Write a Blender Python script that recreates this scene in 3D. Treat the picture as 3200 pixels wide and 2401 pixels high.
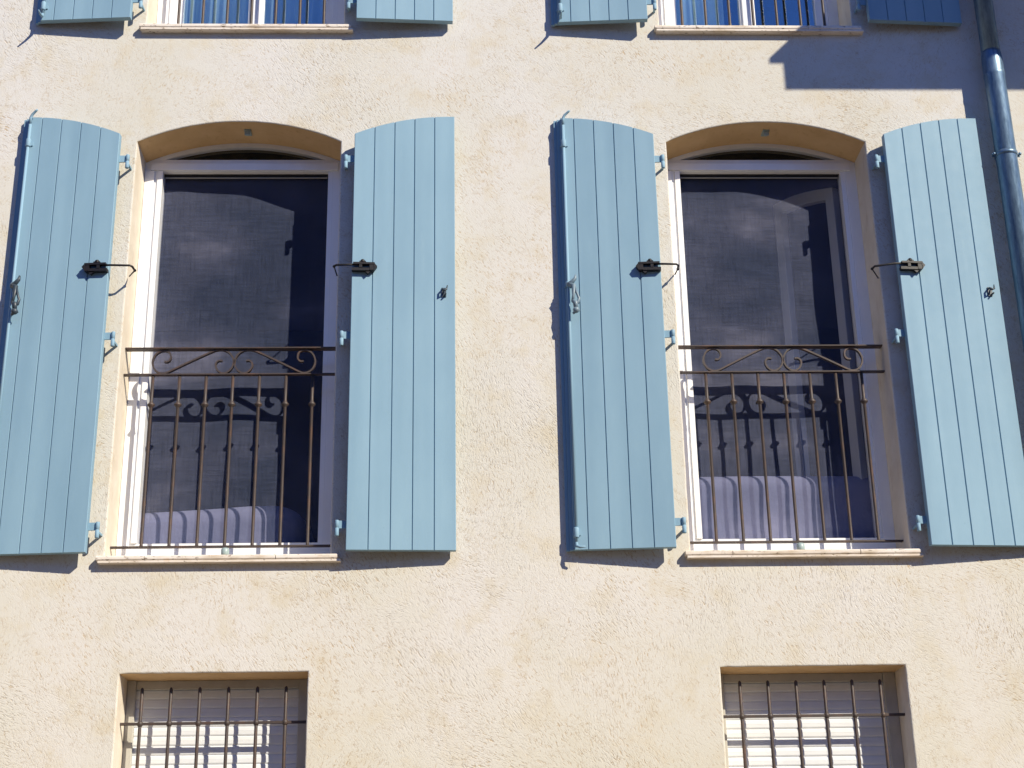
import bpy, bmesh, math, random
from mathutils import Vector, Matrix, noise
from mathutils.geometry import tessellate_polygon

S = bpy.context.scene
for o in list(bpy.data.objects):
    bpy.data.objects.remove(o)
R = math.radians

# ------------------------------------------------------------------ camera
CAM_H, CAM_D = 1.6, 6.8
pitch, yaw, roll = 0.361, 0.037, -0.018
fw = Vector((math.sin(yaw)*math.cos(pitch), math.cos(yaw)*math.cos(pitch), math.sin(pitch)))
rt0 = Vector((math.cos(yaw), -math.sin(yaw), 0))
up0 = rt0.cross(fw)
rt = rt0*math.cos(roll) + up0*math.sin(roll)
up = up0*math.cos(roll) - rt0*math.sin(roll)
cd = bpy.data.cameras.new("camera")
cam = bpy.data.objects.new("camera", cd)
S.collection.objects.link(cam)
cd.sensor_width = 36
cd.lens = 1.489*36
cd.clip_start = 0.05
cd.clip_end = 500
cam.matrix_world = Matrix(((rt.x, up.x, -fw.x, 0), (rt.y, up.y, -fw.y, -CAM_D), (rt.z, up.z, -fw.z, CAM_H), (0, 0, 0, 1)))
S.camera = cam

# ------------------------------------------------------------------ light
KX, KZ = 0.95, 0.95
to_sun = Vector((KX, -1.0, KZ)).normalized()
el = math.asin(to_sun.z)
az = math.atan2(to_sun.x, to_sun.y)
W = bpy.data.worlds.new("World")
S.world = W
W.use_nodes = True
nt = W.node_tree
sky = nt.nodes.new("ShaderNodeTexSky")
sky.sky_type = 'NISHITA'
sky.sun_disc = False
sky.sun_elevation = el
sky.sun_rotation = az
sky.air_density = 1.0
sky.dust_density = 0.1
sky.ozone_density = 3.0
bg = nt.nodes["Background"]
tint = nt.nodes.new("ShaderNodeMix"); tint.data_type = 'RGBA'; tint.blend_type = 'MULTIPLY'
tint.inputs[0].default_value = 1.0; tint.inputs[7].default_value = (0.70, 1.10, 2.05, 1)   # clear deep blue summer sky
nt.links.new(sky.outputs[0], tint.inputs[6]); nt.links.new(tint.outputs[2], bg.inputs[0])
bg.inputs[1].default_value = 0.050
sl = bpy.data.lights.new("sun", 'SUN')
sl.energy = 4.8
sl.angle = R(0.5)
sl.color = (1.0, 0.91, 0.74)
so = bpy.data.objects.new("sun", sl)
S.collection.objects.link(so)
so.rotation_euler = (-to_sun).to_track_quat('-Z', 'Y').to_euler()
so.location = to_sun*30
S.view_settings.view_transform = 'Standard'
S.view_settings.look = 'None'
S.view_settings.gamma = 1
S.view_settings.exposure = 0.38
S.render.film_transparent = False

# ------------------------------------------------------------------ object helpers
COL = S.collection
def tag(o, label=None, cat=None, group=None, kind=None):
    if label: o["label"] = label
    if cat: o["category"] = cat
    if group: o["group"] = group
    if kind: o["kind"] = kind
    return o
def empty(name, loc, rz=0.0):
    o = bpy.data.objects.new(name, None)
    o.empty_display_size = 0.1
    COL.objects.link(o)
    o.location = loc
    o.rotation_euler = (0, 0, rz)
    return o

class MB:
    def __init__(s):
        s.v = []; s.f = []; s.m = []; s.s = []
    def add(s, vs, fs, mi=0, smooth=False):
        b = len(s.v)
        s.v += [tuple(p) for p in vs]
        for f in fs:
            s.f.append(tuple(b+i for i in f)); s.m.append(mi); s.s.append(smooth)
    def box(s, x0, x1, y0, y1, z0, z1, mi=0):
        s.add([(x0,y0,z0),(x1,y0,z0),(x1,y1,z0),(x0,y1,z0),(x0,y0,z1),(x1,y0,z1),(x1,y1,z1),(x0,y1,z1)],
              [(0,3,2,1),(4,5,6,7),(0,1,5,4),(1,2,6,5),(2,3,7,6),(3,0,4,7)], mi)
    def tube(s, pts, r, n=8, mi=0, cap=True, square=None, smooth=True):
        """pts path; r radius or list; square=(wn, wb) rectangular section: in-plane half width and half depth (y)"""
        P = [Vector(p) for p in pts]; k = len(P)
        rr = r if isinstance(r, (list, tuple)) else [r]*k
        T = []
        for i in range(k):
            a = P[max(0, i-1)]; b = P[min(k-1, i+1)]
            T.append((b-a).normalized())
        ref = Vector((0, 1, 0))
        if abs(T[0].dot(ref)) > 0.9: ref = Vector((0, 0, 1))
        N = (ref - T[0]*ref.dot(T[0])).normalized()
        rings = []
        for i in range(k):
            if i:
                N = (N - T[i]*N.dot(T[i]))
                N = N.normalized() if N.length > 1e-6 else ref
            B = T[i].cross(N)
            if square:
                w, d = square
                rings.append([P[i]+B*w+N*d, P[i]-B*w+N*d, P[i]-B*w-N*d, P[i]+B*w-N*d])
            else:
                rings.append([P[i]+(N*math.cos(2*math.pi*j/n)+B*math.sin(2*math.pi*j/n))*rr[i] for j in range(n)])
        m = len(rings[0]); vs = [p for g in rings for p in g]
        fs = [(i*m+j, i*m+(j+1) % m, (i+1)*m+(j+1) % m, (i+1)*m+j) for i in range(k-1) for j in range(m)]
        if cap:
            fs.append(tuple(range(m))[::-1]); fs.append(tuple((k-1)*m+j for j in range(m)))
        s.add(vs, fs, mi, smooth and not square)
    def lathe(s, prof, cx, cy, n=16, mi=0, smooth=True):
        """prof list of (r, z) around a vertical axis"""
        vs = []; k = len(prof)
        for (r, z) in prof:
            for j in range(n):
                a = 2*math.pi*j/n
                vs.append((cx+r*math.cos(a), cy+r*math.sin(a), z))
        fs = [(i*n+j, i*n+(j+1) % n, (i+1)*n+(j+1) % n, (i+1)*n+j) for i in range(k-1) for j in range(n)]
        fs.append(tuple(range(n))[::-1]); fs.append(tuple((k-1)*n+j for j in range(n)))
        s.add(vs, fs, mi, smooth)
    def ball(s, c, r, mi=0, n=10):
        prof = [(max(1e-4, r*math.sin(math.pi*i/8)), c[2]-r*math.cos(math.pi*i/8)) for i in range(9)]
        s.lathe(prof, c[0], c[1], n, mi)
    def prism(s, outer, holes, y0, y1, mi=0, side_mi=None):
        """polygon in x,z with holes, extruded from y0 to y1"""
        side_mi = mi if side_mi is None else side_mi
        loops = [outer]+holes
        flat = [p for l in loops for p in l]
        tris = tessellate_polygon([[Vector((x, z, 0)) for x, z in l] for l in loops])
        n = len(flat)
        vs = [(x, y0, z) for x, z in flat]+[(x, y1, z) for x, z in flat]
        s.add(vs, [tuple(t) for t in tris]+[tuple(i+n for i in t[::-1]) for t in tris], mi)
        b = 0; fs = []
        for l in loops:
            m = len(l)
            fs += [(b+i, b+(i+1) % m, b+(i+1) % m+n, b+i+n) for i in range(m)]
            b += m
        base = len(s.v)-2*n
        for f in fs:
            s.f.append(tuple(base+i for i in f)); s.m.append(side_mi); s.s.append(False)
    def build(s, name, mats, parent=None, loc=None, bevel=0, recalc=True):
        me = bpy.data.meshes.new(name)
        me.from_pydata(s.v, [], s.f)
        for mt in (mats if isinstance(mats, (list, tuple)) else [mats]):
            me.materials.append(mt)
        me.polygons.foreach_set("material_index", s.m)
        me.polygons.foreach_set("use_smooth", s.s)
        me.update()
        if recalc:
            bm = bmesh.new(); bm.from_mesh(me)
            bmesh.ops.remove_doubles(bm, verts=bm.verts, dist=1e-6)
            bmesh.ops.recalc_face_normals(bm, faces=bm.faces)
            bm.to_mesh(me); bm.free()
        o = bpy.data.objects.new(name, me)
        COL.objects.link(o)
        if parent: o.parent = parent
        if loc: o.location = loc
        if bevel:
            md = o.modifiers.new("bevel", 'BEVEL'); md.width = bevel; md.segments = 2
            md.limit_method = 'ANGLE'; md.angle_limit = R(40)
        return o

# ------------------------------------------------------------------ materials
def mat(name):
    m = bpy.data.materials.new(name); m.use_nodes = True
    n = m.node_tree; b = n.nodes["Principled BSDF"]
    return m, n, b
def nd(n, t, **kw):
    x = n.nodes.new(t)
    for k, v in kw.items():
        if k.startswith("i_"): x.inputs[k[2:].replace("_", " ")].default_value = v
        else: setattr(x, k, v)
    return x
def mapping(n, scale=(1,1,1), rot=(0,0,0), loc=(0,0,0)):
    tc = nd(n, "ShaderNodeTexCoord"); mp = nd(n, "ShaderNodeMapping")
    mp.inputs["Scale"].default_value = scale; mp.inputs["Rotation"].default_value = rot; mp.inputs["Location"].default_value = loc
    n.links.new(tc.outputs["Object"], mp.inputs["Vector"])
    return mp
def nz(n, src, scale, detail=3, rough=0.55, dist=0.0):
    t = nd(n, "ShaderNodeTexNoise")
    t.inputs["Scale"].default_value = scale; t.inputs["Detail"].default_value = detail
    t.inputs["Roughness"].default_value = rough; t.inputs["Distortion"].default_value = dist
    n.links.new(src.outputs[0], t.inputs["Vector"])
    return t
def ramp(n, src, stops, out=0):
    r = nd(n, "ShaderNodeValToRGB"); e = r.color_ramp.elements
    while len(e) < len(stops): e.new(0.5)
    for i, (p, c) in enumerate(stops):
        e[i].position = p; e[i].color = (c[0], c[1], c[2], 1) if isinstance(c, (tuple, list)) else (c, c, c, 1)
    n.links.new(src.outputs[out], r.inputs[0])
    return r
def mix(n, fac, a, b, bt='MIX'):
    m = nd(n, "ShaderNodeMix", data_type='RGBA', blend_type=bt)
    for sock, v in ((m.inputs[0], fac), (m.inputs[6], a), (m.inputs[7], b)):
        if hasattr(v, "outputs"): n.links.new(v.outputs[2] if v.bl_idname == "ShaderNodeMix" else v.outputs[0], sock)
        elif isinstance(v, (tuple, list)): sock.default_value = (v[0], v[1], v[2], 1)
        else: sock.default_value = v
    return m
def mth(n, op, a, b=None, c=None):
    m = nd(n, "ShaderNodeMath", operation=op)
    for i, v in enumerate((a, b, c)):
        if v is None: continue
        if hasattr(v, "outputs"): n.links.new(v.outputs[0], m.inputs[i])
        else: m.inputs[i].default_value = v
    return m
def bump(n, b, h, strength, dist):
    bp = nd(n, "ShaderNodeBump"); bp.inputs["Strength"].default_value = strength; bp.inputs["Distance"].default_value = dist
    n.links.new(h.outputs[0], bp.inputs["Height"]); n.links.new(bp.outputs[0], b.inputs["Normal"])
def setc(n, b, m): n.links.new(m.outputs[2] if m.bl_idname == "ShaderNodeMix" else m.outputs[0], b.inputs["Base Color"])

def mat_stucco():
    m, n, b = mat("stucco_render")
    b.inputs["Roughness"].default_value = 0.92
    b.inputs["Specular IOR Level"].default_value = 0.15
    base = mapping(n)
    # trowel strokes: stretched noise in four directions, each ruling its own patches
    layers = []
    for i, (ang, off) in enumerate(((98, 0), (62, 7.3), (158, 3.1), (124, 11.7))):
        m0 = mapping(n, rot=(0, R(ang), 0), loc=(off, 0, off*0.7))
        mp = nd(n, "ShaderNodeMapping"); mp.inputs["Scale"].default_value = (1.0, 1.0, 3.4)
        n.links.new(m0.outputs[0], mp.inputs[0])
        mp.inputs['Scale'].default_value = (1.0, 1.0, 3.2)
        a = nz(n, mp, 42, 3.0, 0.65, 0.8)
        r = ramp(n, a, [(0.33, 0.0), (0.45, 0.78), (0.60, 1.0)])
        mk = nz(n, mapping(n, loc=(off*2.0, 5, -off)), 1.7, 2, 0.5)
        rk = ramp(n, mk, [(0.46, 0.0), (0.60, 1.0)])
        layers.append((r, rk))
    h = layers[0][0]
    for r, rk in layers[1:]:
        h = mix(n, rk, h, r)
    fine = nz(n, base, 210, 3, 0.65)
    lump = nz(n, base, 22, 3, 0.6)
    smooth_zone = ramp(n, nz(n, mapping(n, loc=(4, 0, 9)), 1.1, 2, 0.5), [(0.40, 0.35), (0.62, 1.0)])
    hb = mix(n, 0.22, h, fine)
    hc = mix(n, 0.18, hb, lump)
    hv = nd(n, "ShaderNodeRGBToBW"); n.links.new(hc.outputs[2], hv.inputs[0])
    hm = mth(n, 'MULTIPLY', hv, smooth_zone)
    bump(n, b, hm, 0.85, 0.0034)
    # colour: pinkish cream with ochre patches and ochre lodged in the scratches
    big = nz(n, mapping(n, scale=(1, 1, 0.8), loc=(2.5, 0, 0.7)), 0.85, 4, 0.6)
    c1 = ramp(n, big, [(0.34, (0.610, 0.592, 0.530)), (0.50, (0.640, 0.626, 0.590)), (0.66, (0.668, 0.654, 0.648))])
    # warmer lower down where the wall has weathered
    tc = nd(n, "ShaderNodeTexCoord"); sx = nd(n, "ShaderNodeSeparateXYZ"); n.links.new(tc.outputs["Object"], sx.inputs[0])
    g = nd(n, "ShaderNodeMapRange"); g.inputs[1].default_value = 6.3; g.inputs[2].default_value = 2.4; n.links.new(sx.outputs[2], g.inputs[0])
    c2 = mix(n, g, c1, (0.985, 0.965, 0.90), 'MULTIPLY')
    med = ramp(n, nz(n, base, 5.5, 5, 0.65), [(0.50, 0.0), (0.70, 0.8)])
    c3 = mix(n, med, c2, (0.595, 0.535, 0.415))
    scr = ramp(n, h, [(0.10, 1.0), (0.55, 0.5), (0.75, 0.0)], 2 if h.bl_idname == "ShaderNodeMix" else 0)
    scrm = ramp(n, nz(n, mapping(n, loc=(1, 2, 3)), 3.4, 5, 0.65), [(0.42, 0.12), (0.64, 1.0)])
    sm = mix(n, 1.0, scr, scrm, 'MULTIPLY')
    c4 = mix(n, sm, c3, (0.50, 0.385, 0.25))
    spk = ramp(n, nz(n, base, 120, 2, 0.5), [(0.60, 0.0), (0.72, 0.35)])
    c5 = mix(n, spk, c4, (0.74, 0.69, 0.62))
    # thin ochre scratches left by the trowel, gathered in patches
    prev = c5
    for k, (ang, off) in enumerate(((80, 2.0), (128, 9.0), (20, 5.0))):
        m0 = mapping(n, rot=(0, R(ang), 0), loc=(off, 0, -off))
        mp = nd(n, "ShaderNodeMapping"); mp.inputs["Scale"].default_value = (1.0, 1.0, 3.0); n.links.new(m0.outputs[0], mp.inputs[0])
        a = nz(n, mp, 15, 4, 0.6, 0.4)
        dd = mth(n, 'ABSOLUTE', mth(n, 'SUBTRACT', a, 0.5))
        ln = nd(n, "ShaderNodeMapRange"); ln.inputs[1].default_value = 0.004; ln.inputs[2].default_value = 0.014; ln.inputs[3].default_value = 1.0; ln.inputs[4].default_value = 0.0
        n.links.new(dd.outputs[0], ln.inputs[0])
        br = ramp(n, nz(n, mapping(n, loc=(off, 1, off)), 17, 3, 0.6), [(0.50, 0.0), (0.60, 1.0)])
        pt = ramp(n, nz(n, mapping(n, loc=(-off, 3, off)), 1.9, 3, 0.6), [(0.44, 0.08), (0.62, 0.75)])
        f1 = mth(n, 'MULTIPLY', ln, br); f2 = mth(n, 'MULTIPLY', f1, pt)
        prev = mix(n, f2, prev, (0.40, 0.295, 0.18))
    setc(n, b, prev)
    return m
def mat_reveal(name="reveal_plaster", ca=(0.66, 0.58, 0.46), cb=(0.74, 0.67, 0.56)):
    m, n, b = mat(name)
    b.inputs["Roughness"].default_value = 0.9
    base = mapping(n)
    c = ramp(n, nz(n, base, 6, 4, 0.6), [(0.35, ca), (0.65, cb)])
    st = ramp(n, nz(n, mapping(n, scale=(1, 1, 0.25)), 30, 3, 0.6), [(0.58, 0.0), (0.75, 0.4)])
    setc(n, b, mix(n, st, c, (ca[0]*0.7, ca[1]*0.6, ca[2]*0.5)))
    bump(n, b, nz(n, base, 170, 3, 0.6), 0.6, 0.0016)
    return m
def mat_paint(name, col, col2, rough=0.58, bs=0.2):
    m, n, b = mat(name)
    base = mapping(n)
    c = ramp(n, nz(n, mapping(n, scale=(1, 1, 0.35)), 7, 4, 0.6), [(0.35, col), (0.68, col2)])
    d = ramp(n, nz(n, mapping(n, loc=(3, 1, 2)), 55, 2, 0.5), [(0.70, 0.0), (0.80, 0.22)])
    bd = ramp(n, nz(n, mapping(n, scale=(1, 1, 0.05), loc=(7, 0, 3)), 10.2, 1, 0.4), [(0.35, (0.93, 0.94, 0.95)), (0.65, (1.05, 1.04, 1.03))])
    c = mix(n, 1.0, c, bd, 'MULTIPLY')
    low = ramp(n, nz(n, mapping(n, scale=(3, 1, 0.3), loc=(2, 2, 5)), 8, 5, 0.7), [(0.60, 0.0), (0.78, 0.28)])
    c = mix(n, low, c, (col[0]*1.35, col[1]*1.2, col[2]*1.08))
    setc(n, b, mix(n, d, c, (col[0]*0.6, col[1]*0.6, col[2]*0.62)))
    b.inputs["Roughness"].default_value = rough
    rr = nz(n, base, 18, 3, 0.6); mr = nd(n, "ShaderNodeMapRange"); mr.inputs[3].default_value = rough-0.08; mr.inputs[4].default_value = rough+0.12
    n.links.new(rr.outputs[0], mr.inputs[0]); n.links.new(mr.outputs[0], b.inputs["Roughness"])
    b.inputs["Specular IOR Level"].default_value = 0.25
    bump(n, b, nz(n, mapping(n, scale=(6, 1, 0.5)), 40, 3, 0.6), bs, 0.0012)
    return m
def mat_iron(name, col, rust=0.4):
    m, n, b = mat(name)
    base = mapping(n)
    r = ramp(n, nz(n, base, 14, 4, 0.65), [(0.50, 0.0), (0.70, rust)])
    c = mix(n, r, col, (0.27, 0.115, 0.05))
    setc(n, b, c)
    b.inputs["Roughness"].default_value = 0.5
    b.inputs["Specular IOR Level"].default_value = 0.4
    bump(n, b, nz(n, base, 120, 3, 0.6), 0.35, 0.0012)
    return m
def mat_pvc():
    m, n, b = mat("white_frame")
    c = ramp(n, nz(n, mapping(n, scale=(1, 1, 0.3)), 9, 4, 0.6), [(0.35, (0.84, 0.85, 0.86)), (0.7, (0.90, 0.91, 0.92))])
    setc(n, b, c)
    b.inputs["Roughness"].default_value = 0.25
    b.inputs["Coat Weight"].default_value = 0.6
    b.inputs["Coat Roughness"].default_value = 0.15
    return m
def mat_stone():
    m, n, b = mat("sill_stone")
    base = mapping(n)
    c = ramp(n, nz(n, mapping(n, scale=(0.35, 1, 1.4)), 14, 5, 0.65), [(0.32, (0.52, 0.42, 0.30)), (0.48, (0.72, 0.64, 0.55)), (0.70, (0.82, 0.77, 0.71))])
    pit = ramp(n, nz(n, mapping(n, scale=(0.5, 1, 1.3)), 85, 3, 0.6), [(0.30, 1.0), (0.40, 0.0)])
    rs = ramp(n, nz(n, mapping(n, loc=(5, 5, 1)), 6, 4, 0.7), [(0.62, 0.0), (0.74, 0.6)])
    c2 = mix(n, rs, c, (0.62, 0.36, 0.15))
    setc(n, b, mix(n, pit, c2, (0.24, 0.17, 0.11)))
    b.inputs["Roughness"].default_value = 0.75
    inv = mth(n, 'SUBTRACT', 1.0, pit)
    bump(n, b, inv, 0.7, 0.002)
    return m
def mat_zinc():
    m, n, b = mat("zinc_pipe")
    base = mapping(n, scale=(1, 1, 0.18))
    c = ramp(n, nz(n, base, 60, 5, 0.7), [(0.33, (0.095, 0.16, 0.24)), (0.66, (0.20, 0.30, 0.41))])
    setc(n, b, c)
    b.inputs["Metallic"].default_value = 0.6
    r = ramp(n, nz(n, base, 90, 4, 0.7), [(0.35, 0.34), (0.65, 0.52)])
    n.links.new(r.outputs[0], b.inputs["Roughness"])
    bump(n, b, nz(n, base, 70, 4, 0.7), 0.30, 0.0012)
    return m
def mat_screen():
    m, n, b = mat("woven_screen")
    n.nodes.remove(b)
    out = n.nodes["Material Output"]
    df = nd(n, "ShaderNodeBsdfDiffuse"); tr = nd(n, "ShaderNodeBsdfTransparent"); mx = nd(n, "ShaderNodeMixShader")
    wx = nz(n, mapping(n, scale=(260, 1, 9)), 1.0, 2, 0.6); wz = nz(n, mapping(n, scale=(9, 1, 260)), 1.0, 2, 0.6)
    w = mth(n, 'MULTIPLY', wx, wz)
    cl = nz(n, mapping(n, scale=(0.7, 1, 1.2), loc=(1.3, 0, 0.4)), 2.6, 3, 0.5)
    c = ramp(n, cl, [(0.36, (0.095, 0.118, 0.200)), (0.58, (0.155, 0.175, 0.275)), (0.72, (0.32, 0.33, 0.46))])  # pale patches put soft cloud reflections into the screen colour
    wr = ramp(n, w, [(0.12, 0.66), (0.40, 1.18)])
    cc = mix(n, 1.0, c, wr, 'MULTIPLY')
    n.links.new(cc.outputs[2], df.inputs[0])
    mx.inputs[0].default_value = 0.38
    n.links.new(tr.outputs[0], mx.inputs[1]); n.links.new(df.outputs[0], mx.inputs[2])
    n.links.new(mx.outputs[0], out.inputs[0])
    return m
def mat_glass(refl, tint):
    m, n, b = mat("window_glass")
    n.nodes.remove(b)
    out = n.nodes["Material Output"]
    gl = nd(n, "ShaderNodeBsdfGlossy"); gl.inputs["Roughness"].default_value = 0.015; gl.inputs[0].default_value = (0.85, 0.97, 1.0, 1)
    tr = nd(n, "ShaderNodeBsdfTransparent"); tr.inputs[0].default_value = (*tint, 1)
    lw = nd(n, "ShaderNodeLayerWeight"); lw.inputs[0].default_value = 0.5
    pw = nd(n, "ShaderNodeMath", operation='POWER'); n.links.new(lw.outputs[1], pw.inputs[0]); pw.inputs[1].default_value = 4.0
    f = mth(n, 'MULTIPLY_ADD', pw, 0.8, refl); f.use_clamp = True
    mx = nd(n, "ShaderNodeMixShader")
    n.links.new(f.outputs[0], mx.inputs[0]); n.links.new(tr.outputs[0], mx.inputs[1]); n.links.new(gl.outputs[0], mx.inputs[2])
    n.links.new(mx.outputs[0], out.inputs[0])
    bp = nd(n, "ShaderNodeBump"); bp.inputs["Strength"].default_value = 0.05; bp.inputs["Distance"].default_value = 0.01
    n.links.new(nz(n, mapping(n), 3, 2).outputs[0], bp.inputs["Height"]); n.links.new(bp.outputs[0], gl.inputs["Normal"])
    return m
def mat_plain(name, c1, c2, scale, rough, bs=0.0, bd=0.002, bscale=60):
    m, n, b = mat(name)
    setc(n, b, ramp(n, nz(n, mapping(n), scale, 4, 0.6), [(0.35, c1), (0.68, c2)]))
    b.inputs["Roughness"].default_value = rough
    if bs: bump(n, b, nz(n, mapping(n), bscale, 3, 0.6), bs, bd)
    return m

M = dict(
    wall=mat_stucco(), reveal=mat_reveal(), soffit=mat_reveal('bounce_tinted_plaster', (0.60, 0.40, 0.20), (0.68, 0.47, 0.25)), pvc=mat_pvc(), stone=mat_stone(), zinc=mat_zinc(), screen=mat_screen(),  # soffit is the same plaster, warm bounced shade put into its colour
    blue=mat_paint("blue_grey_paint", (0.222, 0.362, 0.468), (0.245, 0.390, 0.494)),
    rail=mat_iron("brown_painted_iron", (0.062, 0.047, 0.041), 0.22),
    black=mat_iron("black_iron", (0.010, 0.009, 0.010), 0.02),
    glass=mat_glass(0.02, (0.7, 0.75, 0.8)), blueglass=mat_glass(0.24, (0.88, 0.95, 1.0)),
    sheet=mat_plain("bed_linen", (0.22, 0.235, 0.39), (0.33, 0.34, 0.53), 1.6, 0.9, 0.5, 0.01, 14),
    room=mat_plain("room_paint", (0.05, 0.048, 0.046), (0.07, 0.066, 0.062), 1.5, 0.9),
    curtain=mat_plain("curtain_cloth", (0.62, 0.76, 0.82), (0.72, 0.84, 0.88), 6, 0.9),
    slat=mat_plain("slat_aluminium", (0.70, 0.72, 0.74), (0.76, 0.78, 0.80), 12, 0.5, 0.15, 0.001, 200),
    guide=mat_plain("guide_aluminium", (0.42, 0.40, 0.35), (0.50, 0.48, 0.43), 12, 0.5),
    darkpaint=mat_plain("dark_blue_iron", (0.030, 0.045, 0.060), (0.05, 0.07, 0.09), 30, 0.45),
    greyblue=mat_plain("shaded_blue_iron", (0.13, 0.19, 0.24), (0.20, 0.27, 0.32), 40, 0.45),  # greyblue: handle paint darkened, its shading put into the colour
    keeper=mat_plain("pale_keeper", (0.27, 0.36, 0.36), (0.36, 0.45, 0.44), 12, 0.4),
    asphalt=mat_plain("asphalt", (0.045, 0.044, 0.042), (0.065, 0.063, 0.060), 30, 0.9, 0.4, 0.004, 200),
    paving=mat_plain("pale_paving", (0.21, 0.165, 0.11), (0.27, 0.21, 0.145), 6, 0.9, 0.3, 0.003, 60),
    tile=mat_plain("clay_tile", (0.36, 0.16, 0.09), (0.48, 0.25, 0.15), 9, 0.85, 0.3, 0.004, 50),
    slab=mat_plain("balcony_render", (0.13, 0.145, 0.165), (0.17, 0.185, 0.21), 5, 0.9, 0.4, 0.003, 80),
)

# ------------------------------------------------------------------ dimensions (metres)
SILL1 = 3.355                 # top of the first floor sills
SILL2 = SILL1+2.82            # second floor
OPW, SPR, APX = 1.02, 2.13, 2.245     # French window opening: width, spring and crown above the sill
RAD = ((OPW/2)**2+(APX-SPR)**2)/(2*(APX-SPR))
X1, X2 = -1.612, 1.060        # left edges of the two window columns
LW = (-1.506, -0.678); RW = (1.162, 1.997)   # ground floor window openings
LINT, LBOT = 2.810, 1.55
DEP = 0.22                    # reveal depth
def arch(x, off=0.0):         # z on the arch, x from the opening's left edge
    c = APX-RAD
    return c+math.sqrt(max(0, (RAD-off)**2-(x-OPW/2)**2))
def french_outline(x0, z0, off=0.0, seg=26):
    pts = [(x0-off, z0-off), (x0+OPW+off, z0-off)]
    xs = [OPW*i/seg for i in range(seg+1)][::-1]
    c = APX-RAD
    aR = math.asin((OPW/2)/RAD)
    for i in range(seg+1):
        a = aR-2*aR*i/seg
        px = OPW/2+(RAD+off)*math.sin(a); pz = c+(RAD+off)*math.cos(a)
        if i == 0: px = OPW+off
        if i == seg: px = -off
        pts.append((x0+px, z0+pz))
    return pts
def rect(x0, x1, z0, z1, off=0.0):
    return [(x0-off, z0-off), (x1+off, z0-off), (x1+off, z1+off), (x0-off, z1+off)]
def resample(l, step, keep=True):
    out = []
    for i in range(len(l)):
        a = l[i]; b = l[(i+1) % len(l)]
        d = math.hypot(b[0]-a[0], b[1]-a[1]); k = max(1, round(d/step))
        for j in range(k):
            out.append((a[0]+(b[0]-a[0])*j/k, a[1]+(b[1]-a[1])*j/k))
    return out

# ------------------------------------------------------------------ ground
g = MB(); g.box(-120, 120, -120, 60, -0.3, 0.0)
tag(g.build("street", M["asphalt"]), kind="structure")
g = MB(); g.box(-60, 60, -5.2, -0.05, -0.2, 0.13)
tag(g.build("pavement", M["paving"], bevel=0.02), kind="structure")
g = MB(); g.box(-60, 60, -30, -11.5, -0.2, 0.13)
tag(g.build("pavement", M["paving"], bevel=0.02), kind="structure")

# ------------------------------------------------------------------ house across the street (unseen behind the camera, added to block low sky)
opp = empty("house", (0, -15.5, 0))
tag(opp, "unseen rendered house across the street, added to block low sky opposite the blue shuttered front", "house")
m_ = MB(); m_.box(-26, 30, -7, 0, 0, 8.3); m_.build("wall", M["wall"], opp)
m_ = MB(); m_.add([(-26.4, 0.5, 8.3), (30.4, 0.5, 8.3), (30.4, -7.5, 8.3), (-26.4, -7.5, 8.3), (-26.4, -3.5, 9.5), (30.4, -3.5, 9.5)],
        [(0, 1, 5, 4), (3, 4, 5, 2), (0, 4, 3), (1, 2, 5), (0, 3, 2, 1)])
m_.build("roof", M["tile"], opp)
for i in range(12):
    for zz in (1.2, 4.6):
        m_ = MB(); xw = -23+i*4.4
        m_.box(xw, xw+1.1, 0.001, 0.05, zz, zz+1.9); wn = m_.build("window", M["pvc"], opp)
        p_ = MB(); p_.box(xw+0.1, xw+1.0, 0.0505, 0.056, zz+0.1, zz+1.8); p_.build("pane", M["room"], wn)

# ------------------------------------------------------------------ the house
house = empty("house", (0, 0, 0))
tag(house, "cream rendered house front with arched windows and a zinc downpipe on its wall", "house")
def edge_rings(pts, depth, rnd=0.008, jit=0.0014, seed=0):
    """rings from the wall face round the plaster edge into the reveal; pts is the true opening outline (ccw)"""
    pts = resample(pts, 0.035)
    n = len(pts); nrm = []
    for i in range(n):
        a = Vector(pts[i-1]); b = Vector(pts[i]); c = Vector(pts[(i+1) % n])
        d1 = (b-a).normalized(); d2 = (c-b).normalized()
        n1 = Vector((d1.y, -d1.x)); n2 = Vector((d2.y, -d2.x))
        q = (n1+n2); q = q/max(0.3, q.dot(n1))
        j = 1+noise.noise(Vector((b.x*13+seed, b.y*13, seed*3.1)))*jit*160
        nrm.append((q, j, noise.noise(Vector((b.x*24, b.y*24, seed+9)))*jit))
    rings = []
    for k in range(5):
        a = math.pi/2*k/4
        off = rnd*(1-math.sin(a)); y = rnd*(1-math.cos(a))
        rings.append([(pts[i][0]+nrm[i][0].x*(off*nrm[i][1]+nrm[i][2]), y*nrm[i][1], pts[i][1]+nrm[i][0].y*(off*nrm[i][1]+nrm[i][2])) for i in range(n)])
    rings.append([(pts[i][0], depth, pts[i][1]) for i in range(n)])
    return rings
opens = []
for x0 in (X1, X2):
    for z0 in (SILL1, SILL2):
        opens.append(french_outline(x0, z0-0.02))
        # outline's top part was lowered by the same 2 cm: lift it back
        opens[-1] = [opens[-1][0], opens[-1][1]]+[(x, z+0.02) for x, z in opens[-1][2:]]
opens.append(rect(LW[0], LW[1], LBOT, LINT)); opens.append(rect(RW[0], RW[1], LBOT, LINT))
wx0, wx1, wz1 = -7.0, 7.5, 9.3
w = MB()
front = [[(wx0, 0), (wx1, 0), (wx1, wz1), (wx0, wz1)]]
rs = [edge_rings(o, DEP+0.10, seed=i) for i, o in enumerate(opens)]
loops = front+[[(p[0], p[2]) for p in r[0]] for r in rs]
tris = tessellate_polygon([[Vector((x, z, 0)) for x, z in l] for l in loops])
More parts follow.
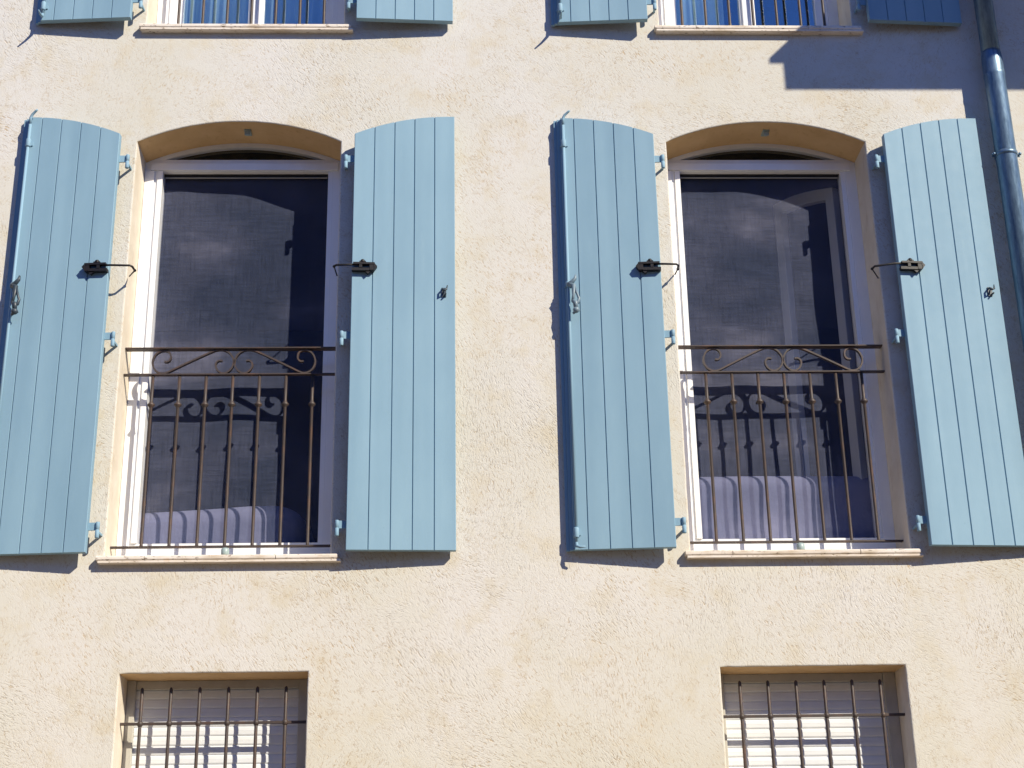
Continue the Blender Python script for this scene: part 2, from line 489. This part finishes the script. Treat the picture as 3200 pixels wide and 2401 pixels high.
w.add([(x, 0, z) for l in loops for x, z in l], [tuple(t) for t in tris], 0)
for r in rs:
    n = len(r[0]); vs = [p for ring in r for p in ring]
    for k in range(5):
        for i in range(n):
            a_, b_ = r[-1][i], r[-1][(i+1) % n]
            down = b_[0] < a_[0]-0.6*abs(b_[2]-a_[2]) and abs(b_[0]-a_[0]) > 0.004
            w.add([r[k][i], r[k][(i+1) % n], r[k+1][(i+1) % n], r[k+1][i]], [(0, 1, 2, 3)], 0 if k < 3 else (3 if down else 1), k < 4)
bl = [[(wx0, 0), (wx1, 0), (wx1, wz1), (wx0, wz1)]]+[[(p[0], p[2]) for p in r[-1]] for r in rs]
tris = tessellate_polygon([[Vector((x, z, 0)) for x, z in l] for l in bl])
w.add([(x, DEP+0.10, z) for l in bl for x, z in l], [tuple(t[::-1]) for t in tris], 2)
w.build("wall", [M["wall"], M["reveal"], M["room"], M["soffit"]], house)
w = MB()
w.box(wx0, wx0+0.3, DEP+0.1, 8, 0, wz1); w.box(wx1-0.3, wx1, DEP+0.1, 8, 0, wz1); w.box(wx0, wx1, 8, 8.3, 0, wz1)
w.build("side_wall", M["wall"], house)
w = MB()
for i in range(74):   # tiled roof, above the frame
    x = wx0-0.2+i*0.2
    w.tube([(x, -0.42, wz1+0.05), (x, 4.1, wz1+1.55)], 0.11, 8)
w.add([(wx0-.3, -.4, wz1), (wx1+.3, -.4, wz1), (wx1+.3, 4.1, wz1+1.5), (wx0-.3, 4.1, wz1+1.5), (wx0-.3, 8.4, wz1), (wx1+.3, 8.4, wz1)],
      [(0, 1, 2, 3), (3, 2, 5, 4), (0, 3, 4), (1, 5, 2), (0, 4, 5, 1)])
w.build("roof", M["tile"], house)
w = MB()   # slab whose shadow falls across the top right of the wall
w.box(2.880, 7.0, -1.25, -0.002, 6.975, 7.165); w.box(2.842, 7.04, -1.285, -0.002, 7.165, 7.20)
w.build("balcony", M["slab"], house, bevel=0.004)

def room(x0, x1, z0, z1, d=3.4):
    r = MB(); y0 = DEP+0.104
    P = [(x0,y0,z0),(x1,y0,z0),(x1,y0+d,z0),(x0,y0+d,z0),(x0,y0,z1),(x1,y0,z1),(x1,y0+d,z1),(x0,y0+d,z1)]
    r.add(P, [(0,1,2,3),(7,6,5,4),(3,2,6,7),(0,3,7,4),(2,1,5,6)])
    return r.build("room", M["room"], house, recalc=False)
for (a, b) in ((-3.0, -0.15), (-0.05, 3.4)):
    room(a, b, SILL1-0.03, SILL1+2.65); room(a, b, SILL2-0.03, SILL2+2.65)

def win_frame(name, x0, z0, kind):
    """white frame of a French window; children: insect screen or casements, panes, sill"""
    outer = french_outline(x0, z0)
    lj, rj, tb, tt, bb = 0.066, 0.056, 2.078, 2.146, 0.103
    # hole under the arch
    c = APX-RAD; ri = RAD-0.024
    hw = math.sqrt(ri*ri-(tt-c)**2)
    lun = [(x0+OPW/2-hw, z0+tt), (x0+OPW/2+hw, z0+tt)]
    a0 = math.asin(hw/ri)
    for i in range(1, 20):
        a = a0-2*a0*i/20
        lun.append((x0+OPW/2+ri*math.sin(a), z0+c+ri*math.cos(a)))
    hole = rect(x0+lj, x0+OPW-rj, z0+bb, z0+tb)
    f = MB()
    f.prism(outer, [lun, hole], DEP, DEP+0.030)
    # drip lip on the transom and stepped inner guides
    f.box(x0+0.03, x0+OPW-0.03, DEP-0.010, DEP-0.0002, z0+tb+0.004, z0+tb+0.046)
    f.box(x0+0.002, x0+0.050, DEP-0.012, DEP-0.0002, z0+0.002, z0+tb-0.002)
    f.box(x0+lj+0.0005, x0+lj+0.027, DEP-0.010, DEP+0.07, z0+bb+0.0005, z0+tb-0.0005)
    f.box(x0+OPW-rj-0.024, x0+OPW-rj-0.0005, DEP+0.004, DEP+0.07, z0+bb+0.0005, z0+tb-0.0005)
    # threshold step in front
    f.box(x0+0.045, x0+OPW-0.01, DEP-0.028, DEP-0.0004, z0+0.001, z0+0.022)
    fo = f.build("window", M["pvc"], house, bevel=0.002)
    fo["label"] = name
    p = MB(); p.box(x0+OPW/2-hw-.02, x0+OPW/2+hw+.02, DEP+0.03, DEP+0.036, z0+tt-0.01, z0+APX-0.01)
    p.build("pane", M["glass"], fo)
    # stone sill: three rounded blocks and the bedding slab under them
    def sill():
        s = MB(); cuts = [(-0.030, 0.185), (0.188, 0.775), (0.778, OPW+0.038)]
        for (a, bb_) in cuts:
            prof = [(DEP-0.03, 0.0)]
            for i in range(7):
                t = math.pi/2*i/6
                prof.append((-0.030-0.010*math.sin(t), -0.024+0.008*math.cos(t)))
            for i in range(5):
                t = math.pi/2*i/4
                prof.append((-0.032-0.008*math.cos(t), -0.032-0.008*math.sin(t)))
            prof.append((DEP-0.03, -0.040))
            k = len(prof)
            vs = [(x0+a, y, z0+z-0.001) for y, z in prof]+[(x0+bb_, y, z0+z-0.001) for y, z in prof]
            fs = [(i, (i+1) % k, (i+1) % k+k, i+k) for i in range(k)]+[tuple(range(k)), tuple(range(k, 2*k))[::-1]]
            s.add(vs, fs, 0, False)
        s.box(x0-0.022, x0+OPW+0.050, -0.037, 0.1, z0-0.052, z0-0.0415)
        return s
    sill().build("sill", M["stone"], fo, bevel=0.0012)
    if kind == "screen":
        sc = MB(); nx, nz_ = 40, 80; xa, xb, za, zb = x0+lj+0.02, x0+OPW-rj-0.02, z0+bb-0.005, z0+tb+0.004
        vs = []
        for j in range(nz_+1):
            for i in range(nx+1):
                x = xa+(xb-xa)*i/nx; z = za+(zb-za)*j/nz_
                edge = min(1, 6*min(i/nx, 1-i/nx))
                y = DEP+0.052+0.011*edge*noise.noise(Vector((x*4.2, z*3.0, 1.7)))
                vs.append((x, y, z))
        sc.add(vs, [(j*(nx+1)+i, j*(nx+1)+i+1, (j+1)*(nx+1)+i+1, (j+1)*(nx+1)+i) for j in range(nz_) for i in range(nx)], 0, True)
        sc.build("insect_screen", M["screen"], fo, recalc=False)
        hb = MB(); hb.box(xa+0.008, xb-0.008, DEP+0.031, DEP+0.060, z0+tb-0.012, z0+tb+0.06)
        hb.build("transom_shade_box", M["black"], fo)  # black box put in for the shade in the gap behind the transom
        hb = MB(); hb.box(xa+0.012, xb-0.012, DEP+0.034, DEP+0.040, z0+tb-0.020, z0+tb-0.0165)
        hb.build("screen_rail", M["guide"], fo)
    else:
        mid = x0+0.525
        for (a, b2) in ((x0+lj+0.0275, mid-0.002), (mid+0.002, x0+OPW-rj-0.0245)):
            c_ = MB(); o_ = rect(a, b2, z0+bb+0.002, z0+tb-0.002)
            hh = rect(a+0.040, b2-0.040, z0+bb+0.006, z0+tb-0.06)
            c_.prism(o_, [hh], DEP+0.018, DEP+0.070)
            cs = c_.build("casement", M["pvc"], fo, bevel=0.003)
            pp = MB(); pp.box(a+0.04, b2-0.04, DEP+0.040, DEP+0.046, z0+bb+0.003, z0+tb-0.05)
            pp.build("pane", M["blueglass"], fo)
        c_ = MB(); c_.box(mid-0.030, mid+0.030, DEP+0.006, DEP+0.0178, z0+bb+0.001, z0+tb-0.002)
        c_.build("centre_bead", M["pvc"], fo, bevel=0.004)
    return fo
wf1 = win_frame("arched French window, lower left, white frame and dark woven screen", X1, SILL1, "screen")
wf2 = win_frame("arched French window, lower right, dark screen with an open inner casement behind it", X2, SILL1, "screen")
wf3 = win_frame("upper left window with blue glass above a stone sill", X1, SILL2, "glass")
wf4 = win_frame("upper right window with blue glass above a stone sill", X2, SILL2, "glass")

# keeper tabs: one in each soffit, one on each threshold
for fo, x0, z0 in ((wf1, X1, SILL1), (wf2, X2, SILL1), (wf3, X1, SILL2), (wf4, X2, SILL2)):
    k = MB(); cx = x0+0.535; zt = z0+APX
    k.box(cx-0.017, cx+0.017, 0.075, 0.135, zt-0.008, zt+0.004)
    k.box(cx-0.014, cx+0.014, 0.078, 0.084, zt-0.032, zt-0.0082)
    k.build("keeper_tab", M["keeper"], fo, bevel=0.002)
    k = MB(); cx = x0+0.53
    k.lathe([(0.019, z0+0.001), (0.019, z0+0.036), (0.013, z0+0.043)], cx, 0.085, 14)
    k.build("threshold_stop", M["keeper"], fo)

# open inner casement behind the right screen
c_ = MB(); L, y_ = 0.47, 0.0
def leaf_top(u): return 2.06+0.105*math.sin(min(1, u/L)*math.pi/2)
outer = [(0, 0.06), (L, 0.06)]+[(L-L*i/10, leaf_top(L-L*i/10)) for i in range(11)]
inner = [(0.06, 0.14), (L-0.06, 0.14)]+[(L-0.06-(L-0.12)*i/10, leaf_top(L-0.06-(L-0.12)*i/10)-0.07) for i in range(11)]
c_.prism(outer, [inner], -0.022, 0.022)
lf = c_.build("inner_casement", M["pvc"], wf2, loc=(X2+OPW-0.075, DEP+0.15, SILL1), bevel=0.003)
lf.rotation_euler = (0, 0, R(180-61))

# ground floor windows: guides, roller shutter
def roller(x0, x1, name):
    f = MB()
    f.box(x0+0.0005, x0+0.040, 0.175, 0.235, LBOT, LINT-0.0005)
    f.box(x1-0.055, x1-0.0005, 0.175, 0.235, LBOT, LINT-0.0005)
    f.box(x0+0.0405, x1-0.0555, 0.185, 0.235, LINT-0.040, LINT-0.0006)
    fo = f.build("window", M["guide"], house, bevel=0.003)
    fo["label"] = name
    s = MB(); p = 0.0415; z = LINT-0.0405; a, b = x0+0.0402, x1-0.0552
    prof = []
    while z > LBOT:
        prof += [(0.2035, z), (0.2035, z-0.002), (0.2005, z-0.005), (0.1990, z-0.019), (0.2000, z-0.0205), (0.1990, z-0.022), (0.1992, z-0.034), (0.2010, z-0.0385), (0.2035, z-0.0395)]
        z -= p
    k = len(prof)
    s.add([(a, y, z_) for y, z_ in prof]+[(b, y, z_) for y, z_ in prof], [(i, i+1, i+1+k, i+k) for i in range(k-1)], 0, False)
    so_ = s.build("roller_shutter", M["slat"], fo, recalc=False)
    md = so_.modifiers.new("solid", 'SOLIDIFY'); md.thickness = 0.004; md.offset = 0
    t = MB(); t.box(x0-0.03, x1+0.03, -0.04, 0.2, LBOT-0.04, LBOT)
    t.build("sill", M["stone"], fo, bevel=0.006)
roller(LW[0], LW[1], "ground floor window, left, grey roller shutter lowered")
roller(RW[0], RW[1], "ground floor window, right, white roller shutter lowered")

# ------------------------------------------------------------------ beds behind the French windows
def bed(x0, x1, y0, y1, h, slope, label, seed):
    e = empty("bed", ((x0+x1)/2, (y0+y1)/2, SILL1-0.03))
    tag(e, label, "bed", "beds behind the French windows")
    hx, hy = (x1-x0)/2, (y1-y0)/2
    def shell(zb, zt, amp, nm, mt, grow=0.0, rr=0.085):
        b = MB(); nu, nv = 96, 26; vs = []
        for j in range(nv+1):
            t = j/nv
            if t < 0.6:
                z = zb+(zt-rr-zb)*t/0.6; ins = 0
            else:
                a = (t-0.6)/0.4*math.pi/2; z = zt-rr+rr*math.sin(a); ins = rr*(1-math.cos(a))
            for i in range(nu):
                a = 2*math.pi*i/nu; ca, sa = math.cos(a), math.sin(a); k = 0.22
                px = math.copysign(abs(ca)**k, ca)*(hx+grow-ins); py = math.copysign(abs(sa)**k, sa)*(hy+grow-ins)
                nn = noise.noise(Vector((px*5+seed, py*5, z*2.2)))*amp+noise.noise(Vector((px*13+seed, py*13, z*4)))*amp*0.4
                q = Vector((px, py, 0)).normalized()*nn
                zz = z+slope*px/hx*(t if t > 0.5 else 0)+nn*0.5
                vs.append((px+q.x, py+q.y, zz))
        fs = [(j*nu+i, j*nu+(i+1) % nu, (j+1)*nu+(i+1) % nu, (j+1)*nu+i) for j in range(nv) for i in range(nu)]
        fs.append(tuple(nv*nu+i for i in range(nu))); fs.append(tuple(range(nu))[::-1])
        b.add(vs, fs, 0, True)
        return b.build(nm, mt, e)
    shell(0.03, h*0.6, 0.0, "mattress", M["sheet"], -0.05)
    shell(0.10, h, 0.016, "duvet", M["sheet"])
    lg = MB()
    for sx in (-1, 1):
        for sy in (-1, 1):
            l = MB(); l.box(sx*(hx-0.15)-0.03, sx*(hx-0.15)+0.03, sy*(hy-0.15)-0.03, sy*(hy-0.15)+0.03, 0, 0.12)
            l.build("leg", M["room"], e)
bed(-2.35, -0.745, 0.345, 2.3, 0.335, 0.055, "rumpled pale lilac bed behind the screen of the lower left French window", 1.0)
bed(0.55, 2.35, 0.345, 2.3, 0.500, 0.0, "flat topped pale bed behind the lower right French window with the open casement", 5.0)

# curtains behind the upper windows
def curtain(x0, x1, z0, z1, y, label, seed):
    c = MB(); n = 120; vs = []
    for j in (0, 1):
        for i in range(n+1):
            x = i/n*(x1-x0)
            vs.append((x, 0.022*math.sin(x*42+seed+1.5*math.sin(x*9))+0.012*math.sin(x*97+seed), (z1-z0)*j))
    c.add(vs, [(i, i+1, n+2+i, n+1+i) for i in range(n)], 0, True)
    o = c.build("curtain", M["curtain"], None, loc=(x0, y, z0), recalc=False)
    md = o.modifiers.new("solid", 'SOLIDIFY'); md.thickness = 0.002
    tag(o, label, "curtain", "curtains behind the upper windows")
curtain(X1+0.02, X1+0.60, SILL2, SILL2+2.2, DEP+0.16, "pale blue pleated curtain behind the left half of the upper left window", 0.4)
curtain(X1+0.60, X1+0.98, SILL2, SILL2+2.2, DEP+0.20, "blue shadowed curtain behind the right half of the upper left window", 3.0)
curtain(X2+0.02, X2+0.42, SILL2, SILL2+2.2, DEP+0.16, "pale blue pleated curtain behind the left half of the upper right window", 2.1)

# ------------------------------------------------------------------ railings
def cr(pts, k=6):
    P = [Vector((x, 0, z)) for x, z in pts]; out = []
    for i in range(len(P)-1):
        p0 = P[max(0, i-1)]; p1 = P[i]; p2 = P[i+1]; p3 = P[min(len(P)-1, i+2)]
        for j in range(k):
            t = j/k
            out.append(0.5*((2*p1)+(p2-p0)*t+(2*p0-5*p1+4*p2-p3)*t*t+(3*p1-p0-3*p2+p3)*t**3))
    out.append(P[-1]); return out
SCR = [(408, 211), (436, 213), (460, 196), (467, 165), (452, 132), (415, 115), (362, 120), (318, 150), (294, 200), (298, 245), (325, 288), (362, 310),
       (405, 316), (450, 304), (520, 273), (700, 194), (860, 127), (915, 110), (972, 108), (1030, 130), (1072, 175), (1084, 222),
       (1066, 272), (1025, 307), (978, 316), (934, 294), (910, 256), (914, 222), (940, 204), (972, 206)]
UNIT = 0.000492
def railing(x0, z0, label):
    e = empty("window_railing", (x0+OPW/2, 0.10, z0))
    tag(e, label, "railing", "wrought iron railings across the windows")
    h = OPW/2
    m = MB(); m.box(-h+0.001, h-0.001, -0.021, 0.021, 1.036, 1.043); m.build("top_rail", M["rail"], e, bevel=0.0016)
    m = MB(); m.box(-h+0.001, h-0.001, -0.013, 0.013, 0.903, 0.910); m.build("middle_rail", M["rail"], e, bevel=0.0012)
    m = MB(); m.box(-h+0.001, h-0.001, -0.012, 0.012, 0.050, 0.058); m.build("bottom_rail", M["rail"], e, bevel=0.0012)
    for s in (1, -1):
        pts = [((x-1088)*UNIT*s+0.015, 0.9735-(z-212)*UNIT*1.185) for x, z in SCR]
        path = cr(pts, 5)
        m = MB(); m.tube(path, 0.003, square=(0.0040, 0.0090)); m.build("scroll", M["rail"], e)
    m = MB(); m.box(0.011, 0.019, -0.008, 0.008, 0.955, 0.985); m.build("collar", M["rail"], e)
    for i in range(7):
        x = -0.370+i*0.1275
        m = MB()
        m.lathe([(0.0076, 0.0555), (0.0085, 0.059), (0.0076, 0.066), (0.0076, 0.738), (0.0085, 0.740), (0.0175, 0.750), (0.0185, 0.754), (0.0095, 0.766), (0.0076, 0.775), (0.0076, 0.9045)], x, 0.0, 10)
        m.build("baluster", M["rail"], e)
railing(X1, SILL1, "brown iron railing with scrolls across the lower left arched French window")
railing(X2, SILL1, "brown iron railing with scrolls across the lower right arched French window")
railing(X1, SILL2, "foot of the iron railing in front of the upper left window")
railing(X2, SILL2, "foot of the iron railing in front of the upper right window, beside the big shadow")

# ------------------------------------------------------------------ ground floor grilles
def grille(x0, x1, first, label):
    e = empty("window_grille", (x0, 0.09, LBOT))
    tag(e, label, "window grille", "iron grilles over the ground floor windows")
    for z in (2.603, 2.14, 1.68):
        m = MB(); m.box(0.0005, x1-x0-0.0005, -0.008, 0.008, z-0.006-LBOT, z+0.006-LBOT)
        for i in range(6):
            x = first-x0+i*0.1278
            m.lathe([(0.0075, z-LBOT-0.013), (0.0130, z-LBOT-0.006), (0.0130, z-LBOT+0.006), (0.0075, z-LBOT+0.013)], x, 0, 10)
        m.build("crossbar", M["rail"], e, bevel=0.001)
    for i in range(6):
        x = first-x0+i*0.1278
        m = MB(); m.lathe([(0.0076, 0.03), (0.0076, 1.205), (0.0045, 1.211), (0.002, 1.213)], x, 0, 8)
        m.build("upright", M["rail"], e)
grille(LW[0], LW[1], -1.419, "rusty brown iron grille over the left ground floor window below the first shutter pair")
grille(RW[0], RW[1], 1.260, "rusty brown iron grille over the right ground floor window, nearest the downpipe")

# ------------------------------------------------------------------ shutters
def shutter(side, xh, z0, tilt, label, arm=(0.085, 0.0), tip=(0.040, -0.020)):
    """side=-1: hangs left of its window (hinge on its right edge) and carries the bolt rod; +1: hangs right.
       local x runs from the hinge edge, y=0 is the visible face, wall 8.5 cm behind"""
    s = side
    e = empty("window_shutter", (xh, -0.085, z0-0.012), s*R(tilt))
    tag(e, label, "shutter", "blue board shutters folded back against the wall")
    T = 0.032; W_ = 0.467 if s < 0 else 0.499; pl = 0.0998
    topz = lambda u: arch(OPW/2-0.505+u*1.0 if u <= 0.505 else OPW/2)+0.012-0.007
    # panel with V grooves between the boards
    us = [(0.0, 0.0025), (0.0025, 0.0)]
    k = 1
    while k*pl < W_-0.02:
        c = k*pl
        us += [(c-0.065, 0), (c-0.035, 0), (c-0.0032, 0), (c-0.0012, 0.006), (c+0.0012, 0.006), (c+0.0032, 0)]
        k += 1
    us += [(W_-0.03, 0), (W_-0.0025, 0.0), (W_, 0.0025)]
    m = MB(); n = len(us); vs = []
    for u, d in us: vs.append((s*u, d, 0.0))
    for u, d in us: vs.append((s*u, d, topz(u)))
    for u, d in us: vs.append((s*u, T, 0.0))
    for u, d in us: vs.append((s*u, T, topz(u)))
    fs = []
    for i in range(n-1):
        fs += [(i, i+1, n+i+1, n+i), (2*n+i, 3*n+i, 3*n+i+1, 2*n+i+1), (i, 2*n+i, 2*n+i+1, i+1), (n+i, n+i+1, 3*n+i+1, 3*n+i)]
    fs += [(0, n, 3*n, 2*n), (n-1, 3*n-1, 4*n-1, 2*n-1)]
    m.add(vs, fs)
    m.build("board_panel", M["blue"], e)
    if s < 0:   # rebated meeting edge
        m = MB(); zt = topz(W_)
        m.box(s*(W_+0.017), s*(W_+0.0002), 0.016, 0.034, 0.0, zt+0.001)
        m.box(s*(W_+0.034), s*(W_+0.0172), 0.027, 0.044, 0.0, zt+0.002)
        m.build("meeting_strip", M["blue"], e, bevel=0.0015)
    for zc in (1.990, 1.038, 0.105):
        m = MB()
        m.box(min(s*-0.040, s*0.004), max(s*-0.040, s*0.004), 0.026, 0.0335, zc+0.001, zc+0.037)
        m.lathe([(0.0085, zc-0.036), (0.0095, zc-0.034), (0.0095, zc+0.000), (0.0080, zc+0.001), (0.0080, zc+0.003), (0.0095, zc+0.004), (0.0095, zc+0.036), (0.008, zc+0.038)], s*-0.042, 0.024, 14)
        m.box(s*-0.042-0.005, s*-0.042+0.005, 0.030, 0.100, zc-0.012, zc-0.002)
        m.build("hinge", M["blue"], e)
    # hold-back catch of black iron
    zc = 1.395; ax, dz = arm; m = MB()
    Y0, Y1 = -0.030, -0.006
    X = lambda a, b: (min(s*a, s*b), max(s*a, s*b))
    m.box(*X(0.006, 0.110), Y0, Y1, zc+0.012, zc+0.022)
    m.box(*X(0.000, 0.105), Y0+0.004, -0.001, zc-0.020, zc-0.006)
    m.box(*X(0.036, 0.050), Y0+0.002, Y1, zc-0.006, zc+0.012)
    m.box(*X(0.086, 0.108), Y0+0.002, -0.001, zc-0.018, zc+0.014)
    m.add([(s*0.106, Y0, zc+0.022), (s*0.122, Y0, zc+0.002), (s*0.108, Y0, zc-0.018), (s*0.106, Y1, zc+0.022), (s*0.122, Y1, zc+0.002), (s*0.108, Y1, zc-0.018)],
          [(0, 1, 2), (3, 5, 4), (0, 3, 4, 1), (1, 4, 5, 2), (2, 5, 3, 0)])
    m.ball((s*0.052, -0.018, zc+0.030), 0.012)
    m.box(*X(0.036, 0.068), Y0+0.004, Y1, zc+0.0225, zc+0.030)
    m.add([(s*0.060, -0.02, zc-0.018), (s*0.095, -0.02, zc-0.018), (s*0.078, -0.024, zc-0.036), (s*0.060, -0.004, zc-0.018), (s*0.095, -0.004, zc-0.018), (s*0.078, -0.006, zc-0.036)],
          [(0, 1, 2), (3, 5, 4), (0, 3, 4, 1), (1, 4, 5, 2), (2, 5, 3, 0)])
    yb = 0.035 if s < 0 else -0.006
    m.tube([(s*0.05, -0.019, zc+0.014), (s*-0.03, -0.020, zc+0.010), (s*-(ax-0.010), -0.018, zc+0.008+dz*0.7), (s*-ax, -0.008, zc+0.006+dz), (s*-ax, yb, zc+0.006+dz)], 0.0055, 8)
    m.ball((s*-ax, yb, zc+0.006+dz), 0.0075)
    m.tube([(s*-ax, yb, zc+0.006+dz), (s*-0.074, 0.098, zc+0.006+dz)], 0.0035, 8)
    m.build("holdback", M["black"], e)
    if s < 0:
        # bolt rod with guides, hooks at both ends and a cast handle
        r = MB(); xr = s*0.452; yr = -0.014; zt = topz(0.452)
        r.tube([(xr, yr, 0.022), (xr, yr, zt-0.045)], 0.0072, 10)
        r.tube([(xr, yr, zt-0.05), (xr, yr-0.004, zt-0.015), (xr+0.008, yr-0.006, zt+0.004), (xr+0.028, yr-0.016, zt+0.018), (xr+0.036, yr-0.02, zt+0.022)], [0.0072, 0.008, 0.007, 0.006, 0.0045], 8)
        r.tube([(xr, yr, 0.03), (xr, yr-0.004, 0.012), (xr+tip[0]*0.4, yr-0.006+tip[1]*0.4, 0.004), (xr+tip[0], yr+tip[1], 0.004)], [0.0072, 0.008, 0.006, 0.004], 8)
        for zc2, hh in ((zt-0.155, 0.042), (0.075, 0.048), (1.318, 0.022)):
            r.lathe([(0.011, zc2-hh/2), (0.0125, zc2-hh/2+0.004), (0.0125, zc2+hh/2-0.004), (0.011, zc2+hh/2)], xr, yr, 12)
            r.box(xr-0.020, xr+0.020, -0.006, -0.0003, zc2-0.010, zc2+0.010)
        ro = r.build("bolt_rod", M["blue"], e)
        h = MB(); x0_ = xr
        z1 = 1.318
        h.tube([(x0_, yr-0.008, z1-0.006), (x0_+0.018, yr-0.020, z1+0.002), (x0_+0.034, yr-0.022, z1+0.020), (x0_+0.037, yr-0.022, z1+0.040)], [0.0130, 0.0116, 0.0087, 0.0043], 8)
        h.tube([(x0_+0.004, yr-0.020, z1-0.010), (x0_+0.026, yr-0.030, z1-0.020), (x0_+0.024, yr-0.032, z1-0.070), (x0_+0.018, yr-0.032, z1-0.105)], [0.0130, 0.0123, 0.0072, 0.0072], 8)
        h.tube([(x0_+0.028, yr-0.030, z1-0.025), (x0_+0.042, yr-0.032, z1-0.068), (x0_+0.050, yr-0.032, z1-0.090), (x0_+0.044, yr-0.032, z1-0.112), (x0_+0.030, yr-0.032, z1-0.118)], [0.0087, 0.0058, 0.0072, 0.0087, 0.0087], 8)
        h.tube([(x0_+0.018, yr-0.032, z1-0.100), (x0_+0.032, yr-0.034, z1-0.112), (x0_+0.034, yr-0.033, z1-0.142)], [0.0087, 0.0130, 0.0109], 8)
        h.ball((x0_+0.034, yr-0.033, z1-0.150), 0.016)
        h.tube([(x0_+0.034, yr-0.033, z1-0.156), (x0_+0.018, yr-0.026, z1-0.166)], [0.0087, 0.0058], 8)
        h.tube([(x0_+0.034, yr-0.033, z1-0.156), (x0_+0.050, yr-0.028, z1-0.150)], [0.0087, 0.0058], 8)
        h.build("handle", M["darkpaint"] if xh < 0 else M["greyblue"], ro)
    else:
        h = MB(); xk = s*0.444; zk = 1.275
        h.box(xk-0.010, xk+0.012, -0.006, -0.0003, zk-0.022, zk+0.024)
        h.tube([(xk-0.006, -0.006, zk+0.016), (xk-0.008, -0.022, zk+0.012), (xk, -0.032, zk+0.000), (xk+0.012, -0.030, zk+0.006), (xk+0.017, -0.022, zk+0.030)], [0.0045, 0.005, 0.006, 0.005, 0.0025], 8)
        h.tube([(xk+0.004, -0.006, zk-0.018), (xk+0.010, -0.026, zk-0.014)], [0.005, 0.0035], 8)
        h.build("rod_catch", M["darkpaint"], e)
    return e
shutter(-1, X1-0.070, SILL1, 4.2, "lower left shutter with bolt rod, cut by the photo's left edge", (0.118, -0.002))
shutter(+1, X1+OPW+0.076, SILL1, 3.0, "shutter without bolt rod, right of the lower left French window")
shutter(-1, X2-0.077, SILL1, 4.6, "shutter with bolt rod in mid photo, left of the lower right French window")
shutter(+1, X2+OPW+0.074, SILL1, 4.2, "palest shutter, between the lower right French window and the downpipe", (0.140, -0.022))
shutter(-1, X1-0.068, SILL2, 4.0, "bottom end of the shutter left of the upper left window", tip=(0.004, -0.068))
shutter(+1, X1+OPW+0.070, SILL2, 3.0, "bottom end of the sunlit shutter right of the upper left window")
shutter(-1, X2-0.072, SILL2, 4.0, "bottom end of the sunlit shutter left of the upper right window", tip=(0.004, -0.072))
shutter(+1, X2+OPW+0.072, SILL2, 3.5, "shaded shutter end at the top, between the upper right window and the downpipe")

# ------------------------------------------------------------------ downpipe
PX, PY = 2.768, -0.080
dp = empty("downpipe", (PX, PY, 0))
tag(dp, "grey blue zinc rain downpipe running down the right side of the wall", "downpipe")
m = MB()
m.lathe([(0.0475, 5.83), (0.0475, 9.25)], 0, 0, 28); m.build("upper_pipe", M["zinc"], dp)
m = MB()
m.lathe([(0.0525, 0.14), (0.0525, 5.815), (0.0545, 5.820), (0.0545, 5.834), (0.0530, 5.838), (0.0530, 5.915), (0.0505, 5.950), (0.0478, 5.966)], 0, 0, 28)
m.build("lower_pipe", M["zinc"], dp)
for z in (5.362, 2.4, 8.2):
    m = MB(); rr = 0.0530 if z < 5.9 else 0.046
    m.lathe([(rr, z-0.012), (rr+0.004, z-0.011), (rr+0.004, z+0.011), (rr, z+0.012)], 0, 0, 28)
    for s in (-1, 1):
        m.box(min(s*(rr+0.001), s*(rr+0.018)), max(s*(rr+0.001), s*(rr+0.018)), -0.004, 0.004, z-0.010, z+0.010)
        m.tube([(s*(rr+0.013), -0.016, z), (s*(rr+0.013), 0.012, z)], 0.004, 8)
        m.ball((s*(rr+0.013), -0.014, z), 0.0085)
    m.tube([(0, rr, z), (0, 0.10, z)], 0.005, 8)
    m.build("pipe_bracket", M["zinc"], dp)
